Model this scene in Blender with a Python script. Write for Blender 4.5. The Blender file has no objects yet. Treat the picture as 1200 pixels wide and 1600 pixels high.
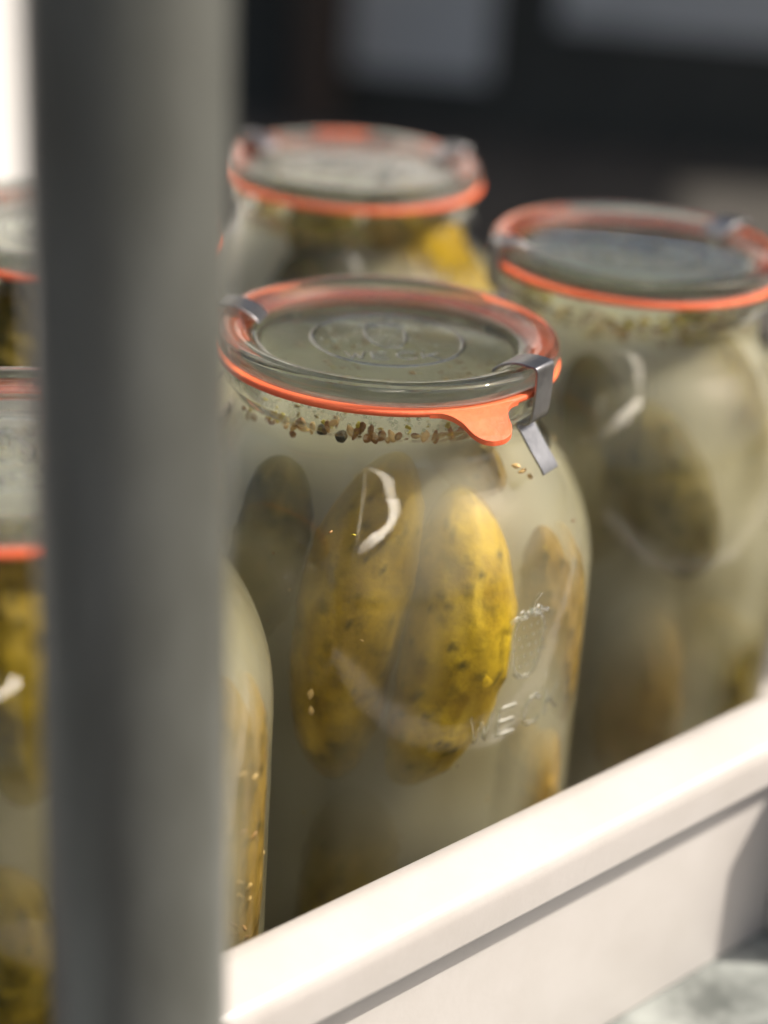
import bpy, bmesh, math, random
import numpy as np
from mathutils import Vector, Matrix

random.seed(4); rng = np.random.default_rng(4)
S = bpy.context.scene
COL = S.collection
R_ = math.radians

# ------------------------------------------------------------------ camera
FPX, PITCH, ROLL, HCAM = 2892.4, 0.430627, 0.067848, 0.4589     # focal length in photo pixels; z of the camera above the table
fw = np.array([0, math.cos(PITCH), -math.sin(PITCH)]); rt0 = np.array([1., 0, 0]); up0 = np.cross(rt0, fw)
rt = math.cos(ROLL) * rt0 + math.sin(ROLL) * up0
up = -math.sin(ROLL) * rt0 + math.cos(ROLL) * up0
CAM = np.array([0, 0, HCAM])
cd = bpy.data.cameras.new('camera'); cam = bpy.data.objects.new('camera', cd); COL.objects.link(cam)
cam.matrix_world = Matrix(((rt[0], up[0], -fw[0], 0), (rt[1], up[1], -fw[1], 0), (rt[2], up[2], -fw[2], HCAM), (0, 0, 0, 1)))
cd.sensor_fit = 'VERTICAL'; cd.sensor_height = 36; cd.sensor_width = 27; cd.lens = FPX / 1600 * 36
cd.clip_start = 0.02; cd.clip_end = 500
cd.dof.use_dof = True; cd.dof.focus_distance = 0.597; cd.dof.aperture_fstop = 3.2
S.camera = cam

# ------------------------------------------------------------------ light
SUN_EL, SUN_AZ = 47.0, 1.5            # the sun stands to the right (+x), a little beyond the jars
W = bpy.data.worlds.new('World'); S.world = W; W.use_nodes = True
nt = W.node_tree; bg = nt.nodes['Background']
sky = nt.nodes.new('ShaderNodeTexSky'); sky.sky_type = 'NISHITA'; sky.sun_disc = False; sky.dust_density = 5; sky.ozone_density = .6
sky.sun_elevation = R_(SUN_EL); sky.sun_rotation = R_(90 - SUN_AZ)
nt.links.new(sky.outputs[0], bg.inputs[0]); bg.inputs[1].default_value = 0.085
sd = bpy.data.lights.new('sun', 'SUN'); sun = bpy.data.objects.new('sun', sd); COL.objects.link(sun)
sd.energy = 4.6; sd.angle = R_(0.9); sd.color = (1, .93, .83)
tosun = Vector((math.cos(R_(SUN_EL)) * math.cos(R_(SUN_AZ)), math.cos(R_(SUN_EL)) * math.sin(R_(SUN_AZ)), math.sin(R_(SUN_EL))))
sun.rotation_euler = tosun.to_track_quat('Z', 'Y').to_euler(); sun.location = (3, .6, 3)
S.view_settings.view_transform = 'Standard'; S.view_settings.look = 'None'
S.view_settings.gamma = 1; S.view_settings.exposure = 0.45; S.view_settings.use_curve_mapping = False
S.render.engine = 'CYCLES'
cy = S.cycles
cy.use_denoising = True; cy.max_bounces = 18; cy.transmission_bounces = 12; cy.glossy_bounces = 6; cy.diffuse_bounces = 4
cy.volume_bounces = 3; cy.volume_step_rate = 1.5; cy.transparent_max_bounces = 40; cy.caustics_refractive = True; cy.caustics_reflective = True
cy.sample_clamp_indirect = 6; cy.blur_glossy = 0.3

# ------------------------------------------------------------------ pixel helpers
def ray(px, py):
    d = fw + rt * (px - 600) / FPX + up * (800 - py) / FPX
    return d / np.linalg.norm(d)
def onz(px, py, z):
    d = ray(px, py); return CAM + d * ((z - HCAM) / d[2])
def oncyl(px, py, c, rad, deeper=0.0):
    """first hit of the pixel's ray with an upright cylinder round c, then on by `deeper`"""
    d = ray(px, py); o = CAM[:2] - np.array(c[:2]); a = d[:2] @ d[:2]; b = o @ d[:2]; q = o @ o - rad * rad
    disc = b * b - a * q
    t = (-b - math.sqrt(max(disc, 0))) / a
    return Vector(CAM + d * (t + deeper))

# ------------------------------------------------------------------ object helpers
def tag(o, label=None, cat=None, group=None, kind=None):
    if label: o['label'] = label
    if cat: o['category'] = cat
    if group: o['group'] = group
    if kind: o['kind'] = kind
    return o
def empty(name, loc=(0, 0, 0), rz=0):
    o = bpy.data.objects.new(name, None); COL.objects.link(o); o.location = loc; o.rotation_euler = (0, 0, rz)
    o.empty_display_size = .02; return o
def mesh(name, verts, faces, mat, parent=None, smooth=True):
    me = bpy.data.meshes.new(name); me.from_pydata([tuple(v) for v in verts], [], faces); me.update()
    if smooth: me.polygons.foreach_set('use_smooth', [True] * len(me.polygons))
    o = bpy.data.objects.new(name, me); COL.objects.link(o); me.materials.append(mat)
    if parent: o.parent = parent
    return o
def bm_obj(name, bm, mat, parent=None, smooth=True):
    me = bpy.data.meshes.new(name); bm.normal_update(); bm.to_mesh(me); bm.free()
    if smooth: me.polygons.foreach_set('use_smooth', [True] * len(me.polygons))
    o = bpy.data.objects.new(name, me); COL.objects.link(o); me.materials.append(mat)
    if parent: o.parent = parent
    return o
def catmull(pts, n=6):
    P = [np.array(p, float) for p in pts]; out = []
    for i in range(len(P) - 1):
        a, b, c, d = P[max(i - 1, 0)], P[i], P[i + 1], P[min(i + 2, len(P) - 1)]
        for k in range(n):
            t = k / n
            out.append(.5 * ((2 * b) + (c - a) * t + (2 * a - 5 * b + 4 * c - d) * t * t + (3 * b - a - 3 * c + d) * t ** 3))
    out.append(P[-1]); return [(float(max(p[0], 0)), float(p[1])) for p in out]
def catmull3(pts, n):
    P = [np.array(p, float) for p in pts]; out = []
    for i in range(len(P) - 1):
        a, b, c, d = P[max(i - 1, 0)], P[i], P[i + 1], P[min(i + 2, len(P) - 1)]
        for k in range(n):
            t = k / n; out.append(.5 * ((2 * b) + (c - a) * t + (2 * a - 5 * b + 4 * c - d) * t * t + (3 * b - a - 3 * c + d) * t ** 3))
    return out + [P[-1]]
def catmull_flat(pts, n):
    off = [(p[0], p[1] + 1) for p in pts]; return [(a, b - 1) for a, b in catmull(off, n)]
def round_poly(pts, rad, n=3):
    """round the corners of a closed (r, z) outline"""
    out = []; m = len(pts)
    for i in range(m):
        a, b, c = (np.array(pts[(i + k) % m], float) for k in (-1, 0, 1))
        u, v = a - b, c - b; lu, lv = np.linalg.norm(u), np.linalg.norm(v)
        q = min(rad, lu * .45, lv * .45); s, e = b + u / lu * q, b + v / lv * q
        for k in range(n + 1):
            t = k / n; out.append(tuple((1 - t) ** 2 * s + 2 * t * (1 - t) * b + t * t * e))
    return out
def lathe(prof, seg=128, closed=False):
    """prof: (r, z) points; r = 0 ends become single points"""
    V = []; F = []; rows = []
    for r, z in prof:
        if r < 1e-6: rows.append([len(V)]); V.append((0, 0, z))
        else:
            rows.append(list(range(len(V), len(V) + seg)))
            V += [(r * math.cos(2 * math.pi * k / seg), r * math.sin(2 * math.pi * k / seg), z) for k in range(seg)]
    pairs = list(zip(rows[:-1], rows[1:]))
    if closed: pairs.append((rows[-1], rows[0]))
    for A, B in pairs:
        for k in range(seg):
            k2 = (k + 1) % seg
            if len(A) == 1 and len(B) == 1: continue
            if len(A) == 1: F.append((A[0], B[k], B[k2]))
            elif len(B) == 1: F.append((A[k], B[0], A[k2]))
            else: F.append((A[k], B[k], B[k2], A[k2]))
    return V, F
def fix_normals(o):
    bm = bmesh.new(); bm.from_mesh(o.data); bmesh.ops.recalc_face_normals(bm, faces=bm.faces); bm.to_mesh(o.data); bm.free(); return o
def box_bm(bm, c, s, bev=0, rz=0):
    r = bmesh.ops.create_cube(bm, size=1)['verts']
    for v in r:
        v.co = Vector((v.co.x * s[0], v.co.y * s[1], v.co.z * s[2]))
    if bev:
        es = list({e for v in r for e in v.link_edges}); g = bmesh.ops.bevel(bm, geom=es, offset=bev, segments=3, affect='EDGES', profile=.5)
        r = list({v for f in g['faces'] for v in f.verts} | {v for v in r if v.is_valid})
    M = Matrix.Rotation(rz, 4, 'Z')
    for v in r: v.co = M @ v.co + Vector(c)
    return bm

# ------------------------------------------------------------------ materials
def mat(name):
    m = bpy.data.materials.new(name); m.use_nodes = True; n = m.node_tree; n.nodes.clear()
    out = n.nodes.new('ShaderNodeOutputMaterial'); return m, n, out
def noise(n, scale, detail=4, rough=.55, coord='Object', stretch=None):
    tc = n.nodes.new('ShaderNodeTexCoord'); mp = n.nodes.new('ShaderNodeMapping'); t = n.nodes.new('ShaderNodeTexNoise')
    t.inputs['Scale'].default_value = scale; t.inputs['Detail'].default_value = detail; t.inputs['Roughness'].default_value = rough
    if stretch: mp.inputs['Scale'].default_value = stretch
    n.links.new(tc.outputs[coord], mp.inputs[0]); n.links.new(mp.outputs[0], t.inputs['Vector']); return t
def ramp(n, src, stops):
    r = n.nodes.new('ShaderNodeValToRGB'); el = r.color_ramp.elements
    while len(el) < len(stops): el.new(.5)
    for e, (p, c) in zip(el, stops): e.position = p; e.color = (*c, 1) if len(c) == 3 else c
    n.links.new(src, r.inputs[0]); return r
def principled(name, color, rough=.5, metal=0, col2=None, nscale=20, bump=0, bscale=60, spec=.5, lo=.35, hi=.65, stretch=None, sss=0, sssr=None, coord='Object'):
    m, n, out = mat(name); p = n.nodes.new('ShaderNodeBsdfPrincipled'); n.links.new(p.outputs[0], out.inputs[0])
    p.inputs['Base Color'].default_value = (*color, 1); p.inputs['Roughness'].default_value = rough; p.inputs['Metallic'].default_value = metal
    p.inputs['Specular IOR Level'].default_value = spec
    if sss: p.inputs['Subsurface Weight'].default_value = 1.0; p.inputs['Subsurface Scale'].default_value = sss; p.inputs['Subsurface Radius'].default_value = sssr or (1, .4, .2)
    if col2:
        t = noise(n, nscale, 5, .6, coord, stretch); r = ramp(n, t.outputs[0], [(lo, color), (hi, col2)]); n.links.new(r.outputs[0], p.inputs['Base Color'])
    if bump:
        t = noise(n, bscale, 4, .6, coord, stretch); b = n.nodes.new('ShaderNodeBump'); b.inputs['Strength'].default_value = bump; b.inputs['Distance'].default_value = .001
        n.links.new(t.outputs[0], b.inputs['Height']); n.links.new(b.outputs[0], p.inputs['Normal'])
    return m
def clear_glass(name, tint, f0=.04, rough=.015, wave=.0, wscale=30, refr=0.0, ior=1.5, gtint=None, edge=False):
    """clear glass wall: light passes, Schlick reflection on top; refr = share of the light that is bent"""
    m, n, out = mat(name); L = n.links.new
    tr = n.nodes.new('ShaderNodeBsdfTransparent'); tr.inputs[0].default_value = (*tint, 1)
    gl = n.nodes.new('ShaderNodeBsdfGlossy'); gl.inputs['Roughness'].default_value = rough; gl.inputs[0].default_value = (1, 1, 1, 1)
    lw = n.nodes.new('ShaderNodeLayerWeight'); lw.inputs[0].default_value = .5
    pw = n.nodes.new('ShaderNodeMath'); pw.operation = 'POWER'; pw.inputs[1].default_value = 5; L(lw.outputs['Facing'], pw.inputs[0])
    ma = n.nodes.new('ShaderNodeMath'); ma.operation = 'MULTIPLY_ADD'; ma.inputs[1].default_value = 1 - f0; ma.inputs[2].default_value = f0; L(pw.outputs[0], ma.inputs[0])
    base = n.nodes.new('ShaderNodeMixShader'); L(ma.outputs[0], base.inputs[0]); L(tr.outputs[0], base.inputs[1]); L(gl.outputs[0], base.inputs[2])
    last = base
    if refr:
        g = n.nodes.new('ShaderNodeBsdfGlass'); g.inputs['IOR'].default_value = ior; g.inputs['Roughness'].default_value = 0; g.inputs[0].default_value = (*(gtint or tint), 1)
        mx = n.nodes.new('ShaderNodeMixShader'); mx.inputs[0].default_value = refr
        if edge:
            mr = n.nodes.new('ShaderNodeMapRange'); mr.interpolation_type = 'SMOOTHSTEP'; mr.inputs['From Min'].default_value = .37; mr.inputs['From Max'].default_value = .72; mr.inputs['To Max'].default_value = refr
            L(lw.outputs['Facing'], mr.inputs['Value']); L(mr.outputs[0], mx.inputs[0])
        L(base.outputs[0], mx.inputs[1]); L(g.outputs[0], mx.inputs[2]); last = mx
    if wave:
        t = noise(n, wscale, 2, .5); b = n.nodes.new('ShaderNodeBump'); b.inputs['Strength'].default_value = wave; b.inputs['Distance'].default_value = .004
        L(t.outputs[0], b.inputs['Height']); L(b.outputs[0], gl.inputs['Normal'])
        if refr: L(b.outputs[0], g.inputs['Normal'])
    L(last.outputs[0], out.inputs[0]); return m

M = {}
M['jar_glass'] = clear_glass('jar_glass', (.975, .985, .965), .04, .02, wave=.12, wscale=45, refr=.85, ior=1.34, edge=True)
M['wet_glass'] = clear_glass('wet_inner_glass', (.985, .99, .975), .016, .03)
M['lid_glass'] = clear_glass('lid_glass', (.95, .97, .94), .04, .01, refr=.64, ior=1.5, gtint=(.94, .975, .94))
M['emboss'] = clear_glass('embossed_glass', (.95, .965, .94), .03, .28, refr=.45, ior=1.25)
M['rubber'] = principled('orange_rubber', (.70, .105, .036), .5, col2=(.80, .17, .06), nscale=45, bump=.3, bscale=400)
M['clip'] = principled('clip_steel', (.36, .36, .37), .32, 1, col2=(.26, .26, .27), nscale=90, bump=.12, bscale=300)
M['plastic'] = principled('white_plastic', (.53, .495, .47), .30, col2=(.485, .45, .42), nscale=22, bump=.10, bscale=260)
M['post'] = principled('grey_painted_metal', (.125, .13, .118), .34, 0, col2=(.055, .057, .047), nscale=26, spec=1.0, bump=.3, bscale=60, stretch=(1, 1, .35))
M['marble'] = principled('pale_marble', (.11, .12, .112), .4, col2=(.36, .38, .36), nscale=30, bump=.05, bscale=80)
M['asphalt'] = principled('asphalt', (.050, .044, .037), .9, col2=(.078, .070, .060), nscale=3, bump=.4, bscale=80)
M['dark'] = principled('dark_paint', (.034, .036, .031), .55, col2=(.05, .052, .045), nscale=5)
M['greypanel'] = principled('grey_panel', (.42, .43, .42), .5, col2=(.56, .57, .56), nscale=2.2)
M['brownwood'] = principled('brown_wood', (.075, .05, .035), .6, col2=(.10, .065, .045), nscale=10, stretch=(1, 1, .1))
M['whitewall'] = principled('white_render', (.82, .80, .78), .8, col2=(.78, .76, .73), nscale=2, bump=.3, bscale=50)
M['seed'] = principled('seed', (.17, .075, .018), .45, col2=(.34, .18, .055), nscale=400)
M['seed_pale'] = principled('pale_seed', (.55, .36, .13), .45, col2=(.66, .46, .2), nscale=400)
M['dill'] = principled('dill', (.42, .33, .02), .5, col2=(.5, .42, .04), nscale=300)
M['pepper'] = principled('peppercorn', (.012, .011, .010), .5, col2=(.03, .026, .02), nscale=600, bump=.6, bscale=900)

def pickle_mat(name, dark, light):
    m, n, out = mat(name); L = n.links.new; p = n.nodes.new('ShaderNodeBsdfPrincipled'); L(p.outputs[0], out.inputs[0])
    t = noise(n, 55, 5, .62); r = ramp(n, t.outputs[0], [(.32, dark), (.68, light)])
    tb = noise(n, 95, 6, .7); rb = ramp(n, tb.outputs[0], [(.50, (0, 0, 0)), (.66, (1, 1, 1))]); m2 = n.nodes.new('ShaderNodeMix'); m2.data_type = 'RGBA'
    sc = n.nodes.new('ShaderNodeMath'); sc.operation = 'MULTIPLY'; sc.inputs[1].default_value = .55; L(rb.outputs[0], sc.inputs[0]); L(sc.outputs[0], m2.inputs['Factor']); L(r.outputs[0], m2.inputs['A']); m2.inputs['B'].default_value = (dark[0] * .55, dark[1] * .65, dark[2], 1)
    at = n.nodes.new('ShaderNodeAttribute'); at.attribute_name = 'wart'
    mx = n.nodes.new('ShaderNodeMix'); mx.data_type = 'RGBA'; L(at.outputs['Fac'], mx.inputs['Factor']); a2 = n.nodes.new('ShaderNodeAttribute'); a2.attribute_name = 'streak'; m3 = n.nodes.new('ShaderNodeMix'); m3.data_type = 'RGBA'; k3 = n.nodes.new('ShaderNodeMath'); k3.operation = 'MULTIPLY'; k3.inputs[1].default_value = .5; L(a2.outputs['Fac'], k3.inputs[0]); L(k3.outputs[0], m3.inputs['Factor']); L(m2.outputs['Result'], m3.inputs['A']); m3.inputs['B'].default_value = (light[0] * 1.15, light[1] * 1.2, light[2] * 3, 1); L(m3.outputs['Result'], mx.inputs['A']); mx.inputs['B'].default_value = (.045, .04, .012, 1)
    L(mx.outputs['Result'], p.inputs['Base Color']); p.inputs['Roughness'].default_value = .5; p.inputs['Specular IOR Level'].default_value = .10
    b = n.nodes.new('ShaderNodeBump'); b.inputs['Strength'].default_value = .35; b.inputs['Distance'].default_value = .001
    t2 = noise(n, 350, 3); L(t2.outputs[0], b.inputs['Height']); L(b.outputs[0], p.inputs['Normal']); return m
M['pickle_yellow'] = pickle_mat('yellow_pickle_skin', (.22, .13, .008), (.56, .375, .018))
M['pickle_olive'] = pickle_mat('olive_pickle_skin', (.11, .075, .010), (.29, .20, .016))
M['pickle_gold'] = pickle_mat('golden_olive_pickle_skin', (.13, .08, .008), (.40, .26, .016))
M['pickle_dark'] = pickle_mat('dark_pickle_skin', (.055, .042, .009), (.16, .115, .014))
M['pickle_brown'] = pickle_mat('brown_pickle_skin', (.16, .095, .018), (.36, .225, .04))

BRINE_D = 47
def brine_mat():
    m, n, out = mat('cloudy_brine'); L = n.links.new
    tr = n.nodes.new('ShaderNodeBsdfTransparent'); L(tr.outputs[0], out.inputs['Surface'])
    sc = n.nodes.new('ShaderNodeVolumeScatter'); sc.inputs['Color'].default_value = (.945, .897, .66, 1); sc.inputs['Density'].default_value = BRINE_D; sc.inputs['Anisotropy'].default_value = .35
    ab = n.nodes.new('ShaderNodeVolumeAbsorption'); ab.inputs['Color'].default_value = (.66, .57, .30, 1); ab.inputs['Density'].default_value = 21
    t = noise(n, 26, 2, .5, 'Object', (1, 1, .6)); mr = n.nodes.new('ShaderNodeMapRange'); mr.inputs['From Min'].default_value = .34; mr.inputs['From Max'].default_value = .66; mr.inputs['To Min'].default_value = BRINE_D * .30; mr.inputs['To Max'].default_value = BRINE_D * 1.6
    L(t.outputs[0], mr.inputs['Value']); L(mr.outputs[0], sc.inputs['Density'])
    ad = n.nodes.new('ShaderNodeAddShader'); L(sc.outputs[0], ad.inputs[0]); L(ab.outputs[0], ad.inputs[1]); L(ad.outputs[0], out.inputs['Volume']); return m
M['brine'] = brine_mat()

# ------------------------------------------------------------------ ground, table, background
GZ = -.80
me = mesh('ground', [(-60, -40, GZ), (60, -40, GZ), (60, 80, GZ), (-60, 80, GZ)], [(0, 1, 2, 3)], M['asphalt'], smooth=False); tag(me, kind='structure')
TU = np.array([math.cos(R_(43)), math.sin(R_(43))]); TN = np.array([-TU[1], TU[0]])      # along the crate's long side; into the crate
P0 = np.array([-.039, .443])                                                             # a point on the crate's inner front edge
def tp(u, v, z): q = P0 + TU * u + TN * v; return Vector((q[0], q[1], z))
RZ = R_(43)
tab = empty('stone_table', tp(.2, .25, GZ)); tag(tab, 'pale marbled stone table carrying the white crate of jars', 'table')
bm = bmesh.new(); box_bm(bm, (0, 0, -.015 - GZ), (1.3, .74, .03), .004); o = bm_obj('table_top', bm, M['marble'], tab, False); o.rotation_euler.z = RZ
for su in (-1, 1):
    for sv in (-1, 1):
        bm = bmesh.new(); q = Matrix.Rotation(RZ, 4, 'Z') @ Vector((su * .58, sv * .30, (-.031 - GZ) / 2)); box_bm(bm, q, (.05, .05, -.031 - GZ), .004, RZ); bm_obj('leg', bm, M['dark'], tab, False)

# dark kiosk, far behind and out of focus
ks = empty('dark_kiosk', (0, 5.5, GZ), R_(-7)); tag(ks, 'blurred dark kiosk front with grey lower panels behind the jars', 'kiosk')
def kbox(name, x0, x1, y0, y1, z0, z1, m, par=ks):
    bm = bmesh.new(); box_bm(bm, ((x0 + x1) / 2, (y0 + y1) / 2, (z0 + z1) / 2), (x1 - x0, y1 - y0, z1 - z0)); return bm_obj(name, bm, m, par, False)
kbox('wall', -.75, 3.4, 0, .12, 0, 1.7, M['dark'])
kbox('wall', 1.0, 3.4, .0, .12, 1.703, 3.0, M['dark'])  # unseen upper part, added to keep the right lid's reflection dark
kbox('added_roof', -.75, 3.6, -1.6, 1.6, 3.02, 3.12, M['dark'])  # out of view, added so the front lid mirrors something dark
for xx in (-.7, 3.3): kbox('added_roof_post', xx, xx + .1, 1.3, 1.4, 0, 3.018, M['dark'])  # unseen supports of the added canopy
kbox('grey_panel', -.19, .22, -.03, -.002, .16, 1.1, M['greypanel'])
kbox('grey_panel', .41, 2.0, -.03, -.002, .34, 1.1, M['greypanel'])
kbox('brown_post', -.32, -.22, -.16, -.06, 0, 1.65, M['brownwood'])
# white wall to the left
ww = kbox('white_wall', -.9, .9, -.08, .08, 0, 3.2, M['whitewall'], None)
ww.location = (-1.08, 2.3, GZ); ww.rotation_euler.z = R_(50); tag(ww, 'bright sunlit white wall far behind the grey post', 'wall')

wb = kbox('added_white_wall', -4, 2.2, -.1, .1, 0, 5.2, M['whitewall'], None)  # never in view, added for the white reflection in the rear lid
wb.location = (-.3, 9.2, GZ); wb.rotation_euler.z = R_(60); tag(wb, 'tall sunlit white house wall beyond the dark kiosk', 'wall')

# ------------------------------------------------------------------ white crate
cr = empty('white_crate', tp(.18, .19, 0)); tag(cr, 'white plastic crate holding the pickle jars', 'crate')
U0, U1, V0, V1 = -.135, .50, 0.0, .385     # inner edge of the rim
RIM = .109
def crate_sweep(name, sect, mtl):
    """sweep an (outward, z) section round the rectangle with rounded corners"""
    rc = .03; path = []
    cs = [(U1 - rc, V0 + rc, -90), (U1 - rc, V1 - rc, 0), (U0 + rc, V1 - rc, 90), (U0 + rc, V0 + rc, 180)]
    for cu, cv, a0 in cs:
        for k in range(9):
            a = R_(a0 + 90 * k / 8); path.append((cu, cv, a, rc))
    V = []; F = []; m = len(sect); L0 = cr.location
    for cu, cv, a, rr in path:
        for o_, z in sect:
            q = tp(cu + (rr + o_) * math.cos(a), cv + (rr + o_) * math.sin(a), z); V.append(q - L0)
    for i in range(len(path)):
        j = (i + 1) % len(path)
        for k in range(m):
            k2 = (k + 1) % m; F.append((i * m + k, j * m + k, j * m + k2, i * m + k2))
    return fix_normals(mesh(name, V, F, mtl, cr))
rim_sect = round_poly([(0, RIM), (.006, RIM + .0015), (.0232, RIM - .0015), (.0250, RIM - .006), (.0252, RIM - .0195), (.0215, RIM - .0195), (.0210, RIM - .005), (.0005, RIM - .004)], .0026, 4)
crate_sweep('rim', rim_sect, M['plastic'])
crate_sweep('side_wall', round_poly([(.0035, RIM - .0042), (.0112, RIM - .0052), (.0125, .0004), (.0045, .0004)], .001, 2), M['plastic'])
bm = bmesh.new(); c = tp((U0 + U1) / 2, (V0 + V1) / 2, .0027) - cr.location; box_bm(bm, c, (U1 - U0 + .004, V1 - V0 + .004, .0044), 0, RZ); bm_obj('floor', bm, M['plastic'], cr, False)
bm = bmesh.new(); c = tp(.304, -.026, .0447) - cr.location; box_bm(bm, c, (.075, .030, .0884), .004, RZ); bm_obj('shadow_lug', bm, M['plastic'], cr, True)  # unseen block added to cast a shadow on the crate's long side

# ------------------------------------------------------------------ jar
JZ = .0062                 # jars stand on the crate floor
LIDTOP = .249
outer = [(.0572, .2384), (.0580, .2362), (.0578, .2330), (.0560, .2302), (.0536, .2268), (.0530, .2235), (.0543, .2185), (.0602, .2103), (.0676, .2012), (.0738, .1900), (.0777, .1780), (.0793, .1665), (.0797, .1500), (.0797, .0900), (.0797, .0330), (.0785, .0180), (.0735, .0095), (.0660, JZ)]
oc = catmull(outer, 5)
def offset_in(prof, d):
    out = []
    for i, (r, z) in enumerate(prof):
        a = np.array(prof[max(i - 1, 0)]); b = np.array(prof[min(i + 1, len(prof) - 1)]); t = (b - a) / np.linalg.norm(b - a)
        nrm = np.array([t[1], -t[0]])            # profile runs downwards: inward normal
        out.append((max(r + nrm[0] * d, .0), z + nrm[1] * d))
    return out
def jar_verts():
    inn = offset_in(oc, .0034); inn = [p for p in inn if p[1] > JZ + .006]
    inn[0] = (.0500, .2384)
    inn = [(min(r, .0497) if z > .2215 else r, z) for r, z in inn]
    prof = [(0, JZ + .002), (.055, JZ + .002), (.060, JZ)] + oc[::-1] + inn + [(.060, JZ + .0075), (0, JZ + .0075)]
    return prof
jp = jar_verts()
WATER = .2262
LOC0 = Vector((0, 0, JZ))
def shift(V): return [(v[0], v[1], v[2] - JZ) for v in V]

def to_cyl(o, rad, az, zc):
    """wrap a flat mesh (x = width, y = height, z = thickness) on an upright cylinder"""
    for v in o.data.vertices:
        a = az + v.co.x / rad; r = rad + v.co.z
        v.co = Vector((r * math.cos(a), r * math.sin(a), zc + v.co.y - JZ))
def stroke(bm, pts, w, closed=False, h=.0006):
    """raised rounded line along flat points"""
    n = len(pts); rows = []
    for i in range(n):
        a = Vector(pts[(i - 1) % n] if closed or i else pts[0]); b = Vector(pts[(i + 1) % n] if closed or i < n - 1 else pts[-1])
        t = (b - a).normalized(); nn = Vector((-t.y, t.x)); p = Vector(pts[i]); row = []
        for k in range(5):
            q = -1 + k * .5; row.append(bm.verts.new((p.x + nn.x * w * q, p.y + nn.y * w * q, h * math.sqrt(max(0, 1 - q * q)) - .0001)))
        rows.append(row)
    for i in range(n if closed else n - 1):
        A, B = rows[i], rows[(i + 1) % n]
        for k in range(4): bm.faces.new((A[k], A[k + 1], B[k + 1], B[k]))
def letters(bm, s, x0, y0, h, w, gap, wid, th):
    """block letters as raised strokes"""
    G = {'W': [[(0, 1), (.27, 0), (.5, .8), (.73, 0), (1, 1)]], 'E': [[(.85, 1), (0, 1), (0, 0), (.85, 0)], [(0, .5), (.75, .5)]],
         'C': [[(.95, .82), (.7, 1), (.3, 1), (0, .72), (0, .28), (.3, 0), (.7, 0), (.95, .18)]], 'K': [[(0, 1), (0, 0)], [(.9, 1), (0, .45)], [(.28, .6), (.95, 0)]]}
    x = x0
    for ch in s:
        for ln in G[ch]:
            P = []
            for (ax, ay), (bx, by) in zip(ln[:-1], ln[1:]):
                for k in range(5): P.append((x + w * (ax + (bx - ax) * k / 5), y0 + h * (ay + (by - ay) * k / 5)))
            P.append((x + w * ln[-1][0], y0 + h * ln[-1][1])); stroke(bm, P, wid, False, th)
        x += w + gap
def berry(bm, cx, cy, s, wid, th, seeds=True):
    """strawberry outline with a leafy top and a short ribbon"""
    P = []
    for k in range(40):
        a = 2 * math.pi * k / 40; rr = 1 + .12 * math.cos(2 * a); x = .80 * rr * math.sin(a) * (1 - .25 * math.cos(a + math.pi) * -1 * .6); y = math.cos(a)
        P.append((cx + s * x * (.82 + .22 * y), cy + s * y))
    stroke(bm, P, wid, True, th)
    for k in range(5):
        a = R_(90 + (k - 2) * 38); stroke(bm, [(cx + s * .15 * math.cos(a), cy + s * .85), (cx + s * .5 * math.cos(a), cy + s * (.85 + .30 * math.sin(a))), (cx + s * .75 * math.cos(a), cy + s * (.78 + .22 * math.sin(a)))], wid, False, th)
    stroke(bm, [(cx, cy + s), (cx + s * .1, cy + s * 1.3), (cx + s * .35, cy + s * 1.5)], wid, False, th)
    if seeds:
        for i in range(-2, 3):
            for j in range(-2, 3):
                if i * i + j * j < 6:
                    x = cx + s * (.27 * i + (.13 if j % 2 else 0)); y = cy + s * .30 * j
                    stroke(bm, [(x, y - s * .05), (x, y), (x, y + s * .06)], wid * 1.1, False, th * 1.2)

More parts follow.
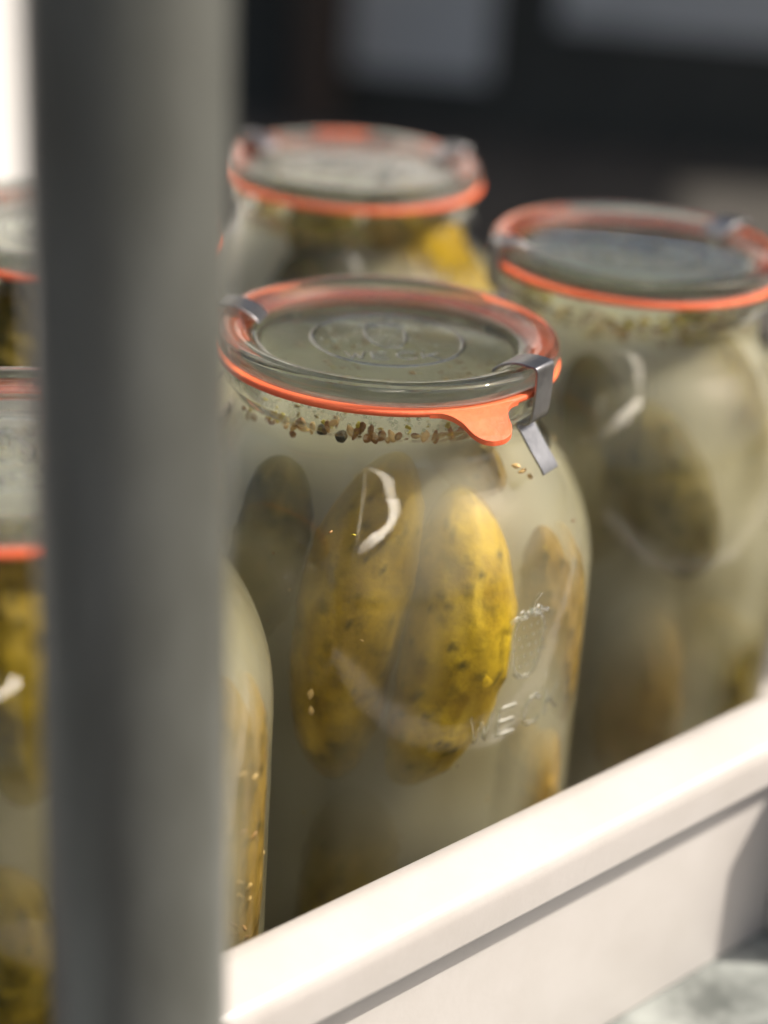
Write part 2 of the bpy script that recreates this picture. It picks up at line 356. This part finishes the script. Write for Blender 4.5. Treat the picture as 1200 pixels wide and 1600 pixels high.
def build_jar(name):
    root = empty(name)
    gb = fix_normals(mesh('glass_body', *[shift(a) if i == 0 else a for i, a in enumerate(lathe(jp, 160))], M['jar_glass'], root))
    gb.data.materials.append(M['wet_glass'])
    for p in gb.data.polygons:
        c = p.center; r = math.hypot(c.x, c.y); nr = (p.normal.x * c.x + p.normal.y * c.y) / max(r, 1e-6)
        if c.z + JZ < WATER and (nr < -.05 or (r < .06 and c.z > .005 and p.normal.z > .5)): p.material_index = 1
    bm = bmesh.new(); berry(bm, 0, .012, .0125, .0009, .0008); letters(bm, 'WECK', -.022, -.021, .0105, .0088, .0030, .0009, .0009)
    em = bm_obj('embossed_mark', bm, M['emboss'], gb); to_cyl(em, .0797, R_(-47), .147)
    # lid: rim, recessed disc, centring collar below
    lp = round_poly([(.0592, .2417), (.0602, .2440), (.0598, .2476), (.0580, .2490), (.0535, .2490), (.0505, .2478), (.0472, .2446), (.0455, .2440), (.0020, .2440), (.0020, .2395), (.0450, .2395), (.0462, .2370), (.0484, .2370), (.0492, .2417)], .0013, 3)
    lp2 = [p for p in lp if p[0] > .0045]
    i0 = max(range(len(lp)), key=lambda i: lp[i][0] < .0045)
    k = next(i for i, p in enumerate(lp) if p[0] <= .0045)
    head = [p for p in lp[:k]]; tail = [p for p in lp[k:] if p[0] > .0045]
    prof = [(0, .2395)] + tail + head + [(0, .2440)]
    ld = fix_normals(mesh('lid', *[shift(a) if i == 0 else a for i, a in enumerate(lathe(prof, 160))], M['lid_glass'], root))
    bm = bmesh.new(); stroke(bm, [(.0265 * math.cos(2 * math.pi * k / 72), .0265 * math.sin(2 * math.pi * k / 72)) for k in range(72)], .0010, True, .0004)
    for _ in range(46):
        a_ = rng.uniform(0, 6.28); r_ = .024 * math.sqrt(rng.uniform(0, 1)); s_ = rng.uniform(.0004, .0010)
        bmesh.ops.create_icosphere(bm, subdivisions=2, radius=1, matrix=Matrix.Translation((r_ * math.cos(a_), r_ * math.sin(a_), 0)) @ Matrix.Diagonal((s_, s_, s_ * .6, 1)))
    berry(bm, 0, .004, .0120, .0007, .00032); letters(bm, 'WECK', -.0165, -.0195, .0066, .0064, .0024, .0006, .00032)
    for v in bm.verts: v.co.z += .2441 - JZ
    bm_obj('embossed_mark', bm, M['lid_glass'], ld)
    rp = round_poly([(.0524, .2391), (.0607, .2391), (.0607, .2413), (.0524, .2413)], .0010, 3)
    rr = fix_normals(mesh('rubber_ring', *[shift(a) if i == 0 else a for i, a in enumerate(lathe(rp, 160, True))], M['rubber'], root))
    # pull tab, drooping a little; points along +x
    out = [(.0590, -.0170), (.0604, -.0135), (.0628, -.0105), (.0662, -.0086), (.0700, -.0076), (.0726, -.0058), (.0741, -.0028), (.0744, 0), (.0741, .0028), (.0726, .0058), (.0700, .0076), (.0662, .0086), (.0628, .0105), (.0604, .0135), (.0590, .0170), (.0570, 0)]
    out = [tuple(p) for p in catmull_flat(out[:-1], 4)] + [(.0570, 0)]
    V = []; F = []; n = len(out)
    for zz in (-.00095, .00095):
        for x, y in out:
            dr = max(0, x - .0605); V.append((x, y, .2401 + zz - dr * .30 - dr * dr * 9 - JZ))
    F.append(tuple(range(n))[::-1]); F.append(tuple(range(n, 2 * n))); F += [(i, (i + 1) % n, n + (i + 1) % n, n + i) for i in range(n)]
    tb = mesh('pull_tab', V, F, M['rubber'], rr, False)
    bv = tb.modifiers.new('bevel', 'BEVEL'); bv.width = .0004; bv.segments = 2
    return root, rr
def build_clip(parent, ang):
    prof = catmull([(.0453, .2452), (.0462, .2464), (.0490, .2485), (.0540, .2502), (.0595, .2503), (.0617, .2496), (.0621, .2450), (.0620, .2370), (.0614, .2316), (.0596, .2300), (.0566, .2296), (.0562, .2282), (.0580, .2262), (.0625, .2205), (.0664, .2160), (.0680, .2136)], 4)
    t = .00045; V = []; F = []; N = len(prof)
    for i, (r, z) in enumerate(prof):
        a = np.array(prof[max(i - 1, 0)]); b = np.array(prof[min(i + 1, N - 1)]); d = (b - a) / np.linalg.norm(b - a); nn = np.array([-d[1], d[0]])
        w = .0058 if i < 40 else .0050
        for s in (1, -1):
            q = np.array([r, z]) + nn * t * s
            for y in (-w, w): V.append((q[0], y, q[1] - JZ))
    for i in range(N - 1):
        a = i * 4; b = a + 4
        F += [(a, a + 1, b + 1, b), (a + 2, b + 2, b + 3, a + 3), (a, b, b + 2, a + 2), (a + 1, a + 3, b + 3, b + 1)]
    F += [(0, 2, 3, 1), (4 * N - 4, 4 * N - 3, 4 * N - 1, 4 * N - 2)]
    o = fix_normals(mesh('clip', V, F, M['clip'], parent, True))
    bv = o.modifiers.new('bevel', 'BEVEL'); bv.width = .0002; bv.segments = 2; bv.limit_method = 'ANGLE'
    for e in o.data.polygons: e.use_smooth = True
    try:
        o.data.set_sharp_from_angle(angle=R_(40))
    except Exception: pass
    o.rotation_euler.z = ang; return o

JARS = {'F': (-.0028, .6117), 'B': (-.0255, .846), 'R': (.0965, .741), 'L1': (-.1095, .4915), 'L2': (-.135, .722)}
JLAB = {'F': 'pickle jar with orange pull tab pointing out between its two steel clips',
        'B': 'pickle jar whose glass lid mirrors bright white light, behind the one with the pull tab',
        'R': 'pickle jar beside the one with the pull tab, its lid dull and clear',
        'L1': 'pickle jar mostly hidden behind the grey post, closest to the crate rim',
        'L2': 'pickle jar behind the grey post, back from the crate rim'}
def pang(k, px, py, z=.249):
    q = onz(px, py, z); c = JARS[k]; return math.atan2(q[1] - c[1], q[0] - c[0])
root, ring0 = build_jar('pickle_jar')
clip0 = build_clip(root, 0)
TABS = {'F': pang('F', 757, 650, .24), 'B': R_(97), 'R': R_(130), 'L1': R_(200), 'L2': R_(190)}
CLIPS = {'F': [pang('F', 838, 572), pang('F', 374, 478)], 'B': [pang('B', 432, 222), pang('B', 692, 235)], 'R': [pang('R', 780, 380), pang('R', 1148, 348)],
         'L1': [R_(-45), R_(135)], 'L2': [R_(60), R_(-120)]}
def copy_tree(o, parent=None):
    c = o.copy(); COL.objects.link(c); c.parent = parent
    for ch in list(o.children): copy_tree(ch, c)
    return c
ROOTS = {}
for i, k in enumerate(JARS):
    r = root if i == 0 else copy_tree(root)
    r.location = (*JARS[k], JZ); tag(r, JLAB[k], 'jar', 'pickle jars in the crate'); ROOTS[k] = r
for k, r in ROOTS.items():
    cl = [c for c in r.children if c.name.startswith('clip')]
    c2 = cl[0].copy(); COL.objects.link(c2); c2.parent = r; cl.append(c2)
    for c, a in zip(cl, CLIPS[k]): c.rotation_euler.z = a
    for c in r.children:
        if c.name.startswith('rubber_ring'): c.rotation_euler.z = TABS[k]
        if c.name.startswith('lid'): c.rotation_euler.z = {'F': R_(10), 'B': R_(80), 'R': R_(-25), 'L1': R_(40), 'L2': R_(150)}[k]
        if c.name.startswith('glass_body') and k != 'F': c.rotation_euler.z = {'B': R_(170), 'R': R_(120), 'L1': R_(-150), 'L2': R_(200)}[k]

# brine in each jar
inn = [p for p in offset_in(oc, .0037) if JZ + .0085 < p[1] < WATER]
inn = [(min(r, .0494) if z > .2215 else r, z) for r, z in inn]
bp = [(0, WATER), (.0470, WATER), (.0488, WATER + .0003), (.0493, WATER + .0009)] + inn + [(.060, JZ + .0085), (0, JZ + .0085)]
bv_, bf_ = lathe(bp, 128); b0 = fix_normals(mesh('brine', shift(bv_), bf_, M['brine']))
BL = {'F': 'cloudy brine filling the jar with the orange pull tab', 'B': 'cloudy brine in the jar with the bright mirroring lid', 'R': 'cloudy brine in the jar with the dull clear lid',
      'L1': 'cloudy brine in the jar closest to the crate rim behind the post', 'L2': 'cloudy brine in the jar behind the post, back from the rim'}
for i, k in enumerate(JARS):
    b = b0 if i == 0 else b0.copy()
    if i: COL.objects.link(b)
    b.location = (*JARS[k], JZ); tag(b, BL[k], 'brine', 'brine in the jars')

# ------------------------------------------------------------------ pickles
def pickle(p0, p1, rad, mtl, label, bend=.004, seed=0, bow=(0, 0, 0)):
    g = np.random.default_rng(seed); p0 = np.array(p0); p1 = np.array(p1); ax = p1 - p0; Lh = np.linalg.norm(ax) / 2; ax = ax / (2 * Lh)
    side = np.cross(ax, [0.3, 1, .1]); side /= np.linalg.norm(side); oth = np.cross(ax, side); c = (p0 + p1) / 2
    nu, nv = 64, 72; wu = g.uniform(.10, .92, 85); wv = g.uniform(0, 2 * math.pi, 85); ws = g.uniform(.0011, .0022, 85)
    ph = g.uniform(0, 6.28, 4); V = []; wart = []; streak = []; F = []
    def add(t, a):
        s = 2 * t - 1; rr = rad * max(0, 1 - abs(s) ** 2.9) ** .52 * (1 + .06 * math.sin(3.3 * s + ph[0]) + .03 * math.sin(3 * a + 2.5 * s + ph[1]) + .012 * math.sin(9 * a + 3 * math.sin(4 * s + ph[2])) + .012 * math.sin(17 * s + 4 * a + ph[3]))
        du = (wu - t) * 2 * Lh; da = (wv - a + math.pi) % (2 * math.pi) - math.pi; dd = np.sqrt(du ** 2 + (da * max(rr, .003)) ** 2)
        w = float(np.max(np.clip(1.25 - dd / ws, 0, 1))); bump = .0010 * float(np.max(np.exp(-(dd / (ws * 1.5)) ** 2)))
        d = math.cos(a) * side + math.sin(a) * oth
        V.append(c + ax * s * Lh + d * (rr + (bump if rr > .004 else 0)) + (side * bend + np.array(bow)) * (1 - s * s)); wart.append(w * .85); streak.append(max(0, math.sin(7 * a + 1.2 * math.sin(5 * s + ph[2]) + ph[3])) ** 3 * (.5 + .5 * math.sin(9 * s + 5 * a)))
    add(0, 0)
    for i in range(1, nu):
        t = .5 - .5 * math.cos(math.pi * i / nu)
        for j in range(nv): add(t, 2 * math.pi * j / nv)
    add(1, 0)
    idx = lambda i, j: 1 + (i - 1) * nv + j % nv
    for j in range(nv): F.append((0, idx(1, j + 1), idx(1, j))); F.append((len(V) - 1, idx(nu - 1, j), idx(nu - 1, j + 1)))
    for i in range(1, nu - 1):
        for j in range(nv): F.append((idx(i, j), idx(i, j + 1), idx(i + 1, j + 1), idx(i + 1, j)))
    V = [v - c for v in V]
    o = fix_normals(mesh('pickle', V, F, mtl)); o.location = c
    a = o.data.attributes.new('wart', 'FLOAT', 'POINT'); a.data.foreach_set('value', wart)
    a = o.data.attributes.new('streak', 'FLOAT', 'POINT'); a.data.foreach_set('value', streak)
    return tag(o, label, 'pickle', 'pickles in the jars')
def pk(k, a, b, wpx, depth, mtl, label, bend=.004, seed=0, depth_touch=False):
    """pickle seen in jar k between photo pixels a and b, `depth` behind the glass (two depths: top, bottom)"""
    d0, d1 = depth if isinstance(depth, tuple) else (depth, depth); c = JARS[k]
    A, B = oncyl(*a, c, .0797, d0), oncyl(*b, c, .0797, d1); dist = (A - Vector(CAM)).length; rad = wpx / 2 / FPX * dist
    for P in (A, B):                                    # keep the pickle inside the glass
        P.z = max(P.z, JZ + .012)
        lim = float(np.interp(P.z, [z for r, z in oc[::-1]], [r for r, z in oc[::-1]])) - .0040 - rad * .97
        e = Vector((P.x - c[0], P.y - c[1])); l = e.length
        if l > lim: P.x = c[0] + e.x * lim / l; P.y = c[1] + e.y * lim / l
    mid = (A + B) / 2; e = Vector((mid.x - c[0], mid.y - c[1])); ra = e.length; want = (.0797 - .0046 - rad * 1.07) if depth_touch else ra
    k = max(0, min(want - ra, .009)); bow = (e.x / ra * k, e.y / ra * k, 0)
    return pickle(A, B, rad, M[mtl], label, bend, seed, bow)
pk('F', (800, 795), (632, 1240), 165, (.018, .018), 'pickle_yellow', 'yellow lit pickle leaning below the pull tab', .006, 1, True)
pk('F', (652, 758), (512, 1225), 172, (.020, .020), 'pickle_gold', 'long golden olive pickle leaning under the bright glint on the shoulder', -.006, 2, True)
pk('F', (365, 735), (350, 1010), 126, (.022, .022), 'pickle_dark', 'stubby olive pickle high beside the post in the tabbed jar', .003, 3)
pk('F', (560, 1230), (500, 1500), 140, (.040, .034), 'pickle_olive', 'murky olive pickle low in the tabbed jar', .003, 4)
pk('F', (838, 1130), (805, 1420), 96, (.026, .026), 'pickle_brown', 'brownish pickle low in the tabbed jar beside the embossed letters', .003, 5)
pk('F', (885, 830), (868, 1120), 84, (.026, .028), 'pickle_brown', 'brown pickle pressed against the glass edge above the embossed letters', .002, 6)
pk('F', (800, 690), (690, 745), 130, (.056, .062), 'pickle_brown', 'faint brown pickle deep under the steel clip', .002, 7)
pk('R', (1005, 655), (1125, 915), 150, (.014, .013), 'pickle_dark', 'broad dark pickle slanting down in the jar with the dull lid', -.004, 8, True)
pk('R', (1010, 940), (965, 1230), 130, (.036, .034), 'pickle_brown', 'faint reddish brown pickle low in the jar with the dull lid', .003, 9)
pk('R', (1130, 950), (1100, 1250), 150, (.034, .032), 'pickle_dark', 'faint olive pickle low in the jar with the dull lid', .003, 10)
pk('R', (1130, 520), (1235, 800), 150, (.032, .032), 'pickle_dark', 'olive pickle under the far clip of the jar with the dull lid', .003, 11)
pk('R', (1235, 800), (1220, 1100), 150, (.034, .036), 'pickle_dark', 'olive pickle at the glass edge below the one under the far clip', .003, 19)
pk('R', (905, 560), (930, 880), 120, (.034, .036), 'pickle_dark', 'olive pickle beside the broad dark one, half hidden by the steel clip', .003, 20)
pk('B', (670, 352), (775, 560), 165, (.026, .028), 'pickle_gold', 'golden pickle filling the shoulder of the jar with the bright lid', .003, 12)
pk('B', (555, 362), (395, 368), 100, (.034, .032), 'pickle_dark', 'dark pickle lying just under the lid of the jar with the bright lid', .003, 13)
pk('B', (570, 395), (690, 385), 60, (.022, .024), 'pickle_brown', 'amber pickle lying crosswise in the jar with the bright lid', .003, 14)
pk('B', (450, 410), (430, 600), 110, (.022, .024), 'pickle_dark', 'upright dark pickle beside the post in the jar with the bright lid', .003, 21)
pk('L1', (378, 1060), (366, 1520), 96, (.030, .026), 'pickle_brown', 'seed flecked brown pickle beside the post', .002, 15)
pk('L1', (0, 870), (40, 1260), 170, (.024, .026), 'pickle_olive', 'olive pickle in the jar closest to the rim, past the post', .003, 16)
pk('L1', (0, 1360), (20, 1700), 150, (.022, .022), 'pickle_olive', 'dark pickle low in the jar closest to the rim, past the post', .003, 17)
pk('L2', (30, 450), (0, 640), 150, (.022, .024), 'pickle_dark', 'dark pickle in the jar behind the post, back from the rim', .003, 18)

# ------------------------------------------------------------------ seeds, peppercorns, dill
def blob_mesh(name, a, b, c, mtl, seed, lump=.0):
    g = np.random.default_rng(seed); bm = bmesh.new(); bmesh.ops.create_icosphere(bm, subdivisions=3, radius=1)
    ph = g.uniform(0, 6, 6)
    for v in bm.verts:
        k = 1 + lump * (math.sin(5 * v.co.x + ph[0]) + math.sin(6 * v.co.y + ph[1]) + math.sin(5 * v.co.z + ph[2])) / 3
        x = v.co.x; taper = 1 - .22 * x
        v.co = Vector((v.co.x * a * k, v.co.y * b * k * taper, v.co.z * c * k * taper))
    o = bm_obj(name, bm, mtl); me = o.data; bpy.data.objects.remove(o); return me
SEEDS = [blob_mesh('dill_seed', .0022, .0011, .0008, M['seed'], 1, .12), blob_mesh('dill_seed', .0019, .0010, .0008, M['seed_pale'], 2, .12), blob_mesh('dill_seed', .0016, .0013, .0010, M['seed'], 3, .15)]
PEP = blob_mesh('peppercorn', .0024, .0024, .0022, M['pepper'], 5, .14)
DILL = blob_mesh('dill_floret', .0013, .0010, .0007, M['dill'], 7, .3)
def put(me, name, loc, sc=1, label=None, cat=None, group=None):
    o = bpy.data.objects.new(name, me); COL.objects.link(o); o.location = loc; o.scale = (sc * random.uniform(.85, 1.15),) * 3
    o.rotation_euler = (random.uniform(0, 6.28), random.uniform(0, 6.28), random.uniform(0, 6.28)); return tag(o, label, cat, group)
sl, sg = 'small brown dill seed caught at the brine line below the orange ring', 'dill seeds at the brine line of the tabbed jar'
for px, py in [(392, 634), (397, 648), (425, 652), (436, 653), (448, 660), (460, 664), (458, 677), (470, 661), (474, 668), (488, 668), (512, 665), (548, 672), (556, 676), (575, 683), (583, 681), (592, 684), (597, 679), (606, 687), (612, 680), (622, 681), (650, 680), (664, 681), (680, 682), (690, 679), (704, 676), (716, 674), (728, 671), (580, 672), (565, 668), (520, 660)]:
    put(random.choice(SEEDS), 'dill_seed', oncyl(px, py + 1, JARS['F'], .0492), 1.25, sl, 'seed', sg)
for (px, py), s, lb in [((504, 671), .75, 'small black peppercorn at the brine line below the orange ring'), ((534, 681), 1, 'larger black peppercorn at the brine line below the orange ring'), ((804, 655), .8, 'black peppercorn showing between the pull tab and steel clip')]:
    put(PEP, 'peppercorn', oncyl(px, py, JARS['F'], .0484), s, lb, 'peppercorn')
for px, py in [(402, 636), (428, 646), (466, 658), (506, 660), (440, 650), (560, 664), (638, 668), (700, 664)]:
    put(DILL, 'dill_floret', oncyl(px, py, JARS['F'], .0489), 1, 'tiny yellow dill floret stuck in the neck below the orange ring', 'dill', 'dill florets in the neck of the tabbed jar')
for (px, py), lb in [((485, 1085), 'pale dill seed clinging to the tabbed jar glass, upper of two'), ((486, 1110), 'pale dill seed clinging to the tabbed jar glass, lower of two')]:
    o = put(SEEDS[1], 'dill_seed', oncyl(px, py, JARS['F'], .0752), 1, lb, 'seed')
for px, py in [(816, 736), (828, 744), (806, 728)]:
    put(SEEDS[1], 'dill_seed', oncyl(px, py, JARS['F'], .0612), .9, 'pale seed clinging to the glass shoulder below the steel clip', 'seed', 'seeds on the shoulder below the clip')
for px, py in [(372, 1400), (380, 1420), (365, 1445), (390, 1330), (378, 1300), (384, 1240), (372, 1380), (368, 1460), (392, 1180), (380, 1210)]:
    put(random.choice(SEEDS), 'dill_seed', oncyl(px, py, JARS['L1'], .0745, .001), 1.0, 'dill seed on the glass of the jar beside the post', 'seed', 'dill seeds in the jar beside the post')
for k in range(16):
    a = random.uniform(0, 6.28); rr = random.uniform(.004, .044)
    put(random.choice(SEEDS), 'dill_seed', Vector((JARS['F'][0] + rr * math.cos(a), JARS['F'][1] + rr * math.sin(a), WATER + .0004)), .9, 'dill seed floating on the brine under the clear lid of the tabbed jar', 'seed', 'seeds floating under the lid')
# droplets of condensation inside the neck
def drops(k, n, seed):
    g = np.random.default_rng(seed); bm = bmesh.new()
    for _ in range(n):
        a = g.uniform(0, 2 * math.pi); z = WATER + .0015 + .0095 * g.uniform(0, 1) ** .8; s = g.uniform(.00025, .0008)
        q = Vector((.0496 * math.cos(a), .0496 * math.sin(a), z - JZ))
        bmesh.ops.create_icosphere(bm, subdivisions=1, radius=s, matrix=Matrix.Translation(q))
    o = bm_obj('condensation', bm, M['emboss']); o.location = (*JARS[k], JZ)
    tag(o, 'beads of condensation inside the neck of the tabbed jar', 'condensation', kind='stuff')
drops('F', 800, 3)
def flecks(k, n, seed, label, name='floating_spices', z0=WATER - .006, z1=WATER + .0016, rmin=.034, rmax=.0488, sz=(.0009, .0024), mats=('dill', 'seed', 'seed_pale', 'pickle_olive')):
    g = np.random.default_rng(seed); bm = bmesh.new(); n0 = 0; idx = []
    for _ in range(n):
        a = g.uniform(0, 2 * math.pi); rr = g.uniform(rmin ** 3, rmax ** 3) ** (1 / 3); q = Vector((rr * math.cos(a), rr * math.sin(a), g.uniform(z0, z1) - JZ)); s_ = g.uniform(*sz)
        R = Matrix.Rotation(g.uniform(0, 6.28), 4, Vector(g.normal(size=3)).normalized())
        bmesh.ops.create_icosphere(bm, subdivisions=1, radius=1, matrix=Matrix.Translation(q) @ R @ Matrix.Diagonal((s_, s_ * .5, s_ * .4, 1)))
        bm.faces.ensure_lookup_table(); mi = int(g.integers(0, len(mats)))
        for f in bm.faces[n0:]: f.material_index = mi
        n0 = len(bm.faces)
    o = bm_obj(name, bm, M[mats[0]])
    for m in mats[1:]: o.data.materials.append(M[m])
    o.location = (*JARS[k], JZ); tag(o, label, 'spices', kind='stuff')
flecks('B', 900, 11, 'yellow dill and seeds packed under the bright mirroring lid')
flecks('R', 600, 12, 'yellow dill and seeds floating under the dull clear lid')
flecks('L1', 340, 13, 'yellow dill and seeds floating in the jar closest to the rim')
flecks('L2', 340, 14, 'yellow dill and seeds floating in the jar behind the post')
flecks('F', 150, 15, 'herb flecks drifting in the brine of the tabbed jar', 'drifting_herbs', .03, .21, .060, .0745, (.0004, .0011), ('seed_pale', 'dill', 'seed'))
flecks('F', 110, 16, 'green and yellow dill bits on the brine under the clear lid', 'floating_dill', WATER - .001, WATER + .0012, .010, .0485, (.0006, .0016), ('dill', 'pickle_olive', 'seed'))

# ------------------------------------------------------------------ grey post in front
po = empty('grey_post', (-.0470, .348, .002)); po.rotation_euler = (R_(-3.5), R_(-1.57), 0); tag(po, 'round grey metal post standing in front of the crate', 'post')
fix_normals(mesh('tube', *lathe([(.0212, .004), (.0212, .3), (.0212, .62), (.0212, .95), (.0204, .9508), (0, .9508)], 96), M['post'], po))
fix_normals(mesh('foot_plate', *lathe([(0, .0005), (.026, .0005), (.026, .0045), (.0245, .006), (.0213, .006)], 64), M['post'], po))

# ------------------------------------------------------------------ unseen strip added above the camera: puts sun glints on the jar shoulders
def shoulder_dir(px, py, c):
    """direction in which the shoulder mirrors the view at a pixel"""
    d = ray(px, py); best = None
    for k in range(400):
        t = .5 + k * .0006; q = CAM + d * t; rr = math.hypot(q[0] - c[0], q[1] - c[1])
        for (r0, z0), (r1, z1) in zip(oc[:-1], oc[1:]):
            if z1 <= q[2] <= z0 and rr <= r0 + (r1 - r0) * (q[2] - z0) / (z1 - z0 - 1e-9): best = (q, (r0, z0), (r1, z1)); break
        if best: break
    q, a, b = best; t2 = np.array([b[0] - a[0], b[1] - a[1]]); t2 /= np.linalg.norm(t2); nr, nz = -t2[1], t2[0]
    e = np.array([q[0] - c[0], q[1] - c[1]]); e /= np.linalg.norm(e); n = np.array([e[0] * nr, e[1] * nr, nz]); n /= np.linalg.norm(n)
    return q, d - 2 * (d @ n) * n
q, dr = shoulder_dir(625, 790, JARS['F'])
def skydir(az, el): a, e = R_(az), R_(el); return Vector((math.sin(a) * math.cos(e), -math.cos(a) * math.cos(e), math.sin(e)))
mid = skydir(13, 49); nrm = (-mid + tosun).normalized(); wp = Vector(q) + mid * 2.6
wn = empty('glint_reflector', wp); tag(wn, 'unseen slanting aluminium rail above the photographer catching the sun', 'reflector')
M['aluminium'] = principled('bright_aluminium', (.95, .93, .90), .25, 1, bump=.9, bscale=16)
V = []; F = []; steps = 60
for zz in (0, .01):
    for i in range(steps + 1):
        t = i / steps; az, el = 20 - 34 * (1 - t) ** 1.4, 28 + 37 * t; w = 3.6 * math.sin(math.pi * min(1, .12 + t * .9)) ** .5 + rng.uniform(-.9, .9)
        for sg_ in (-1, 1):
            d = skydir(az + sg_ * w * .92, el - sg_ * w * .38); k = ((wp - Vector(q)) @ nrm) / (d @ nrm); V.append(Vector(q) + d * k - wp - nrm * zz)
N = steps + 1
for i in range(N - 1):
    a = 2 * i; F.append((a, a + 1, a + 3, a + 2)); b = 2 * N + a; F.append((b, b + 2, b + 3, b + 1)); F.append((a, a + 2, b + 2, b)); F.append((a + 1, b + 1, b + 3, a + 3))
F += [(0, 2 * N, 2 * N + 1, 1), (2 * N - 2, 2 * N - 1, 4 * N - 1, 4 * N - 2)]
fix_normals(mesh('strip', V, F, M['aluminium'], wn, False))
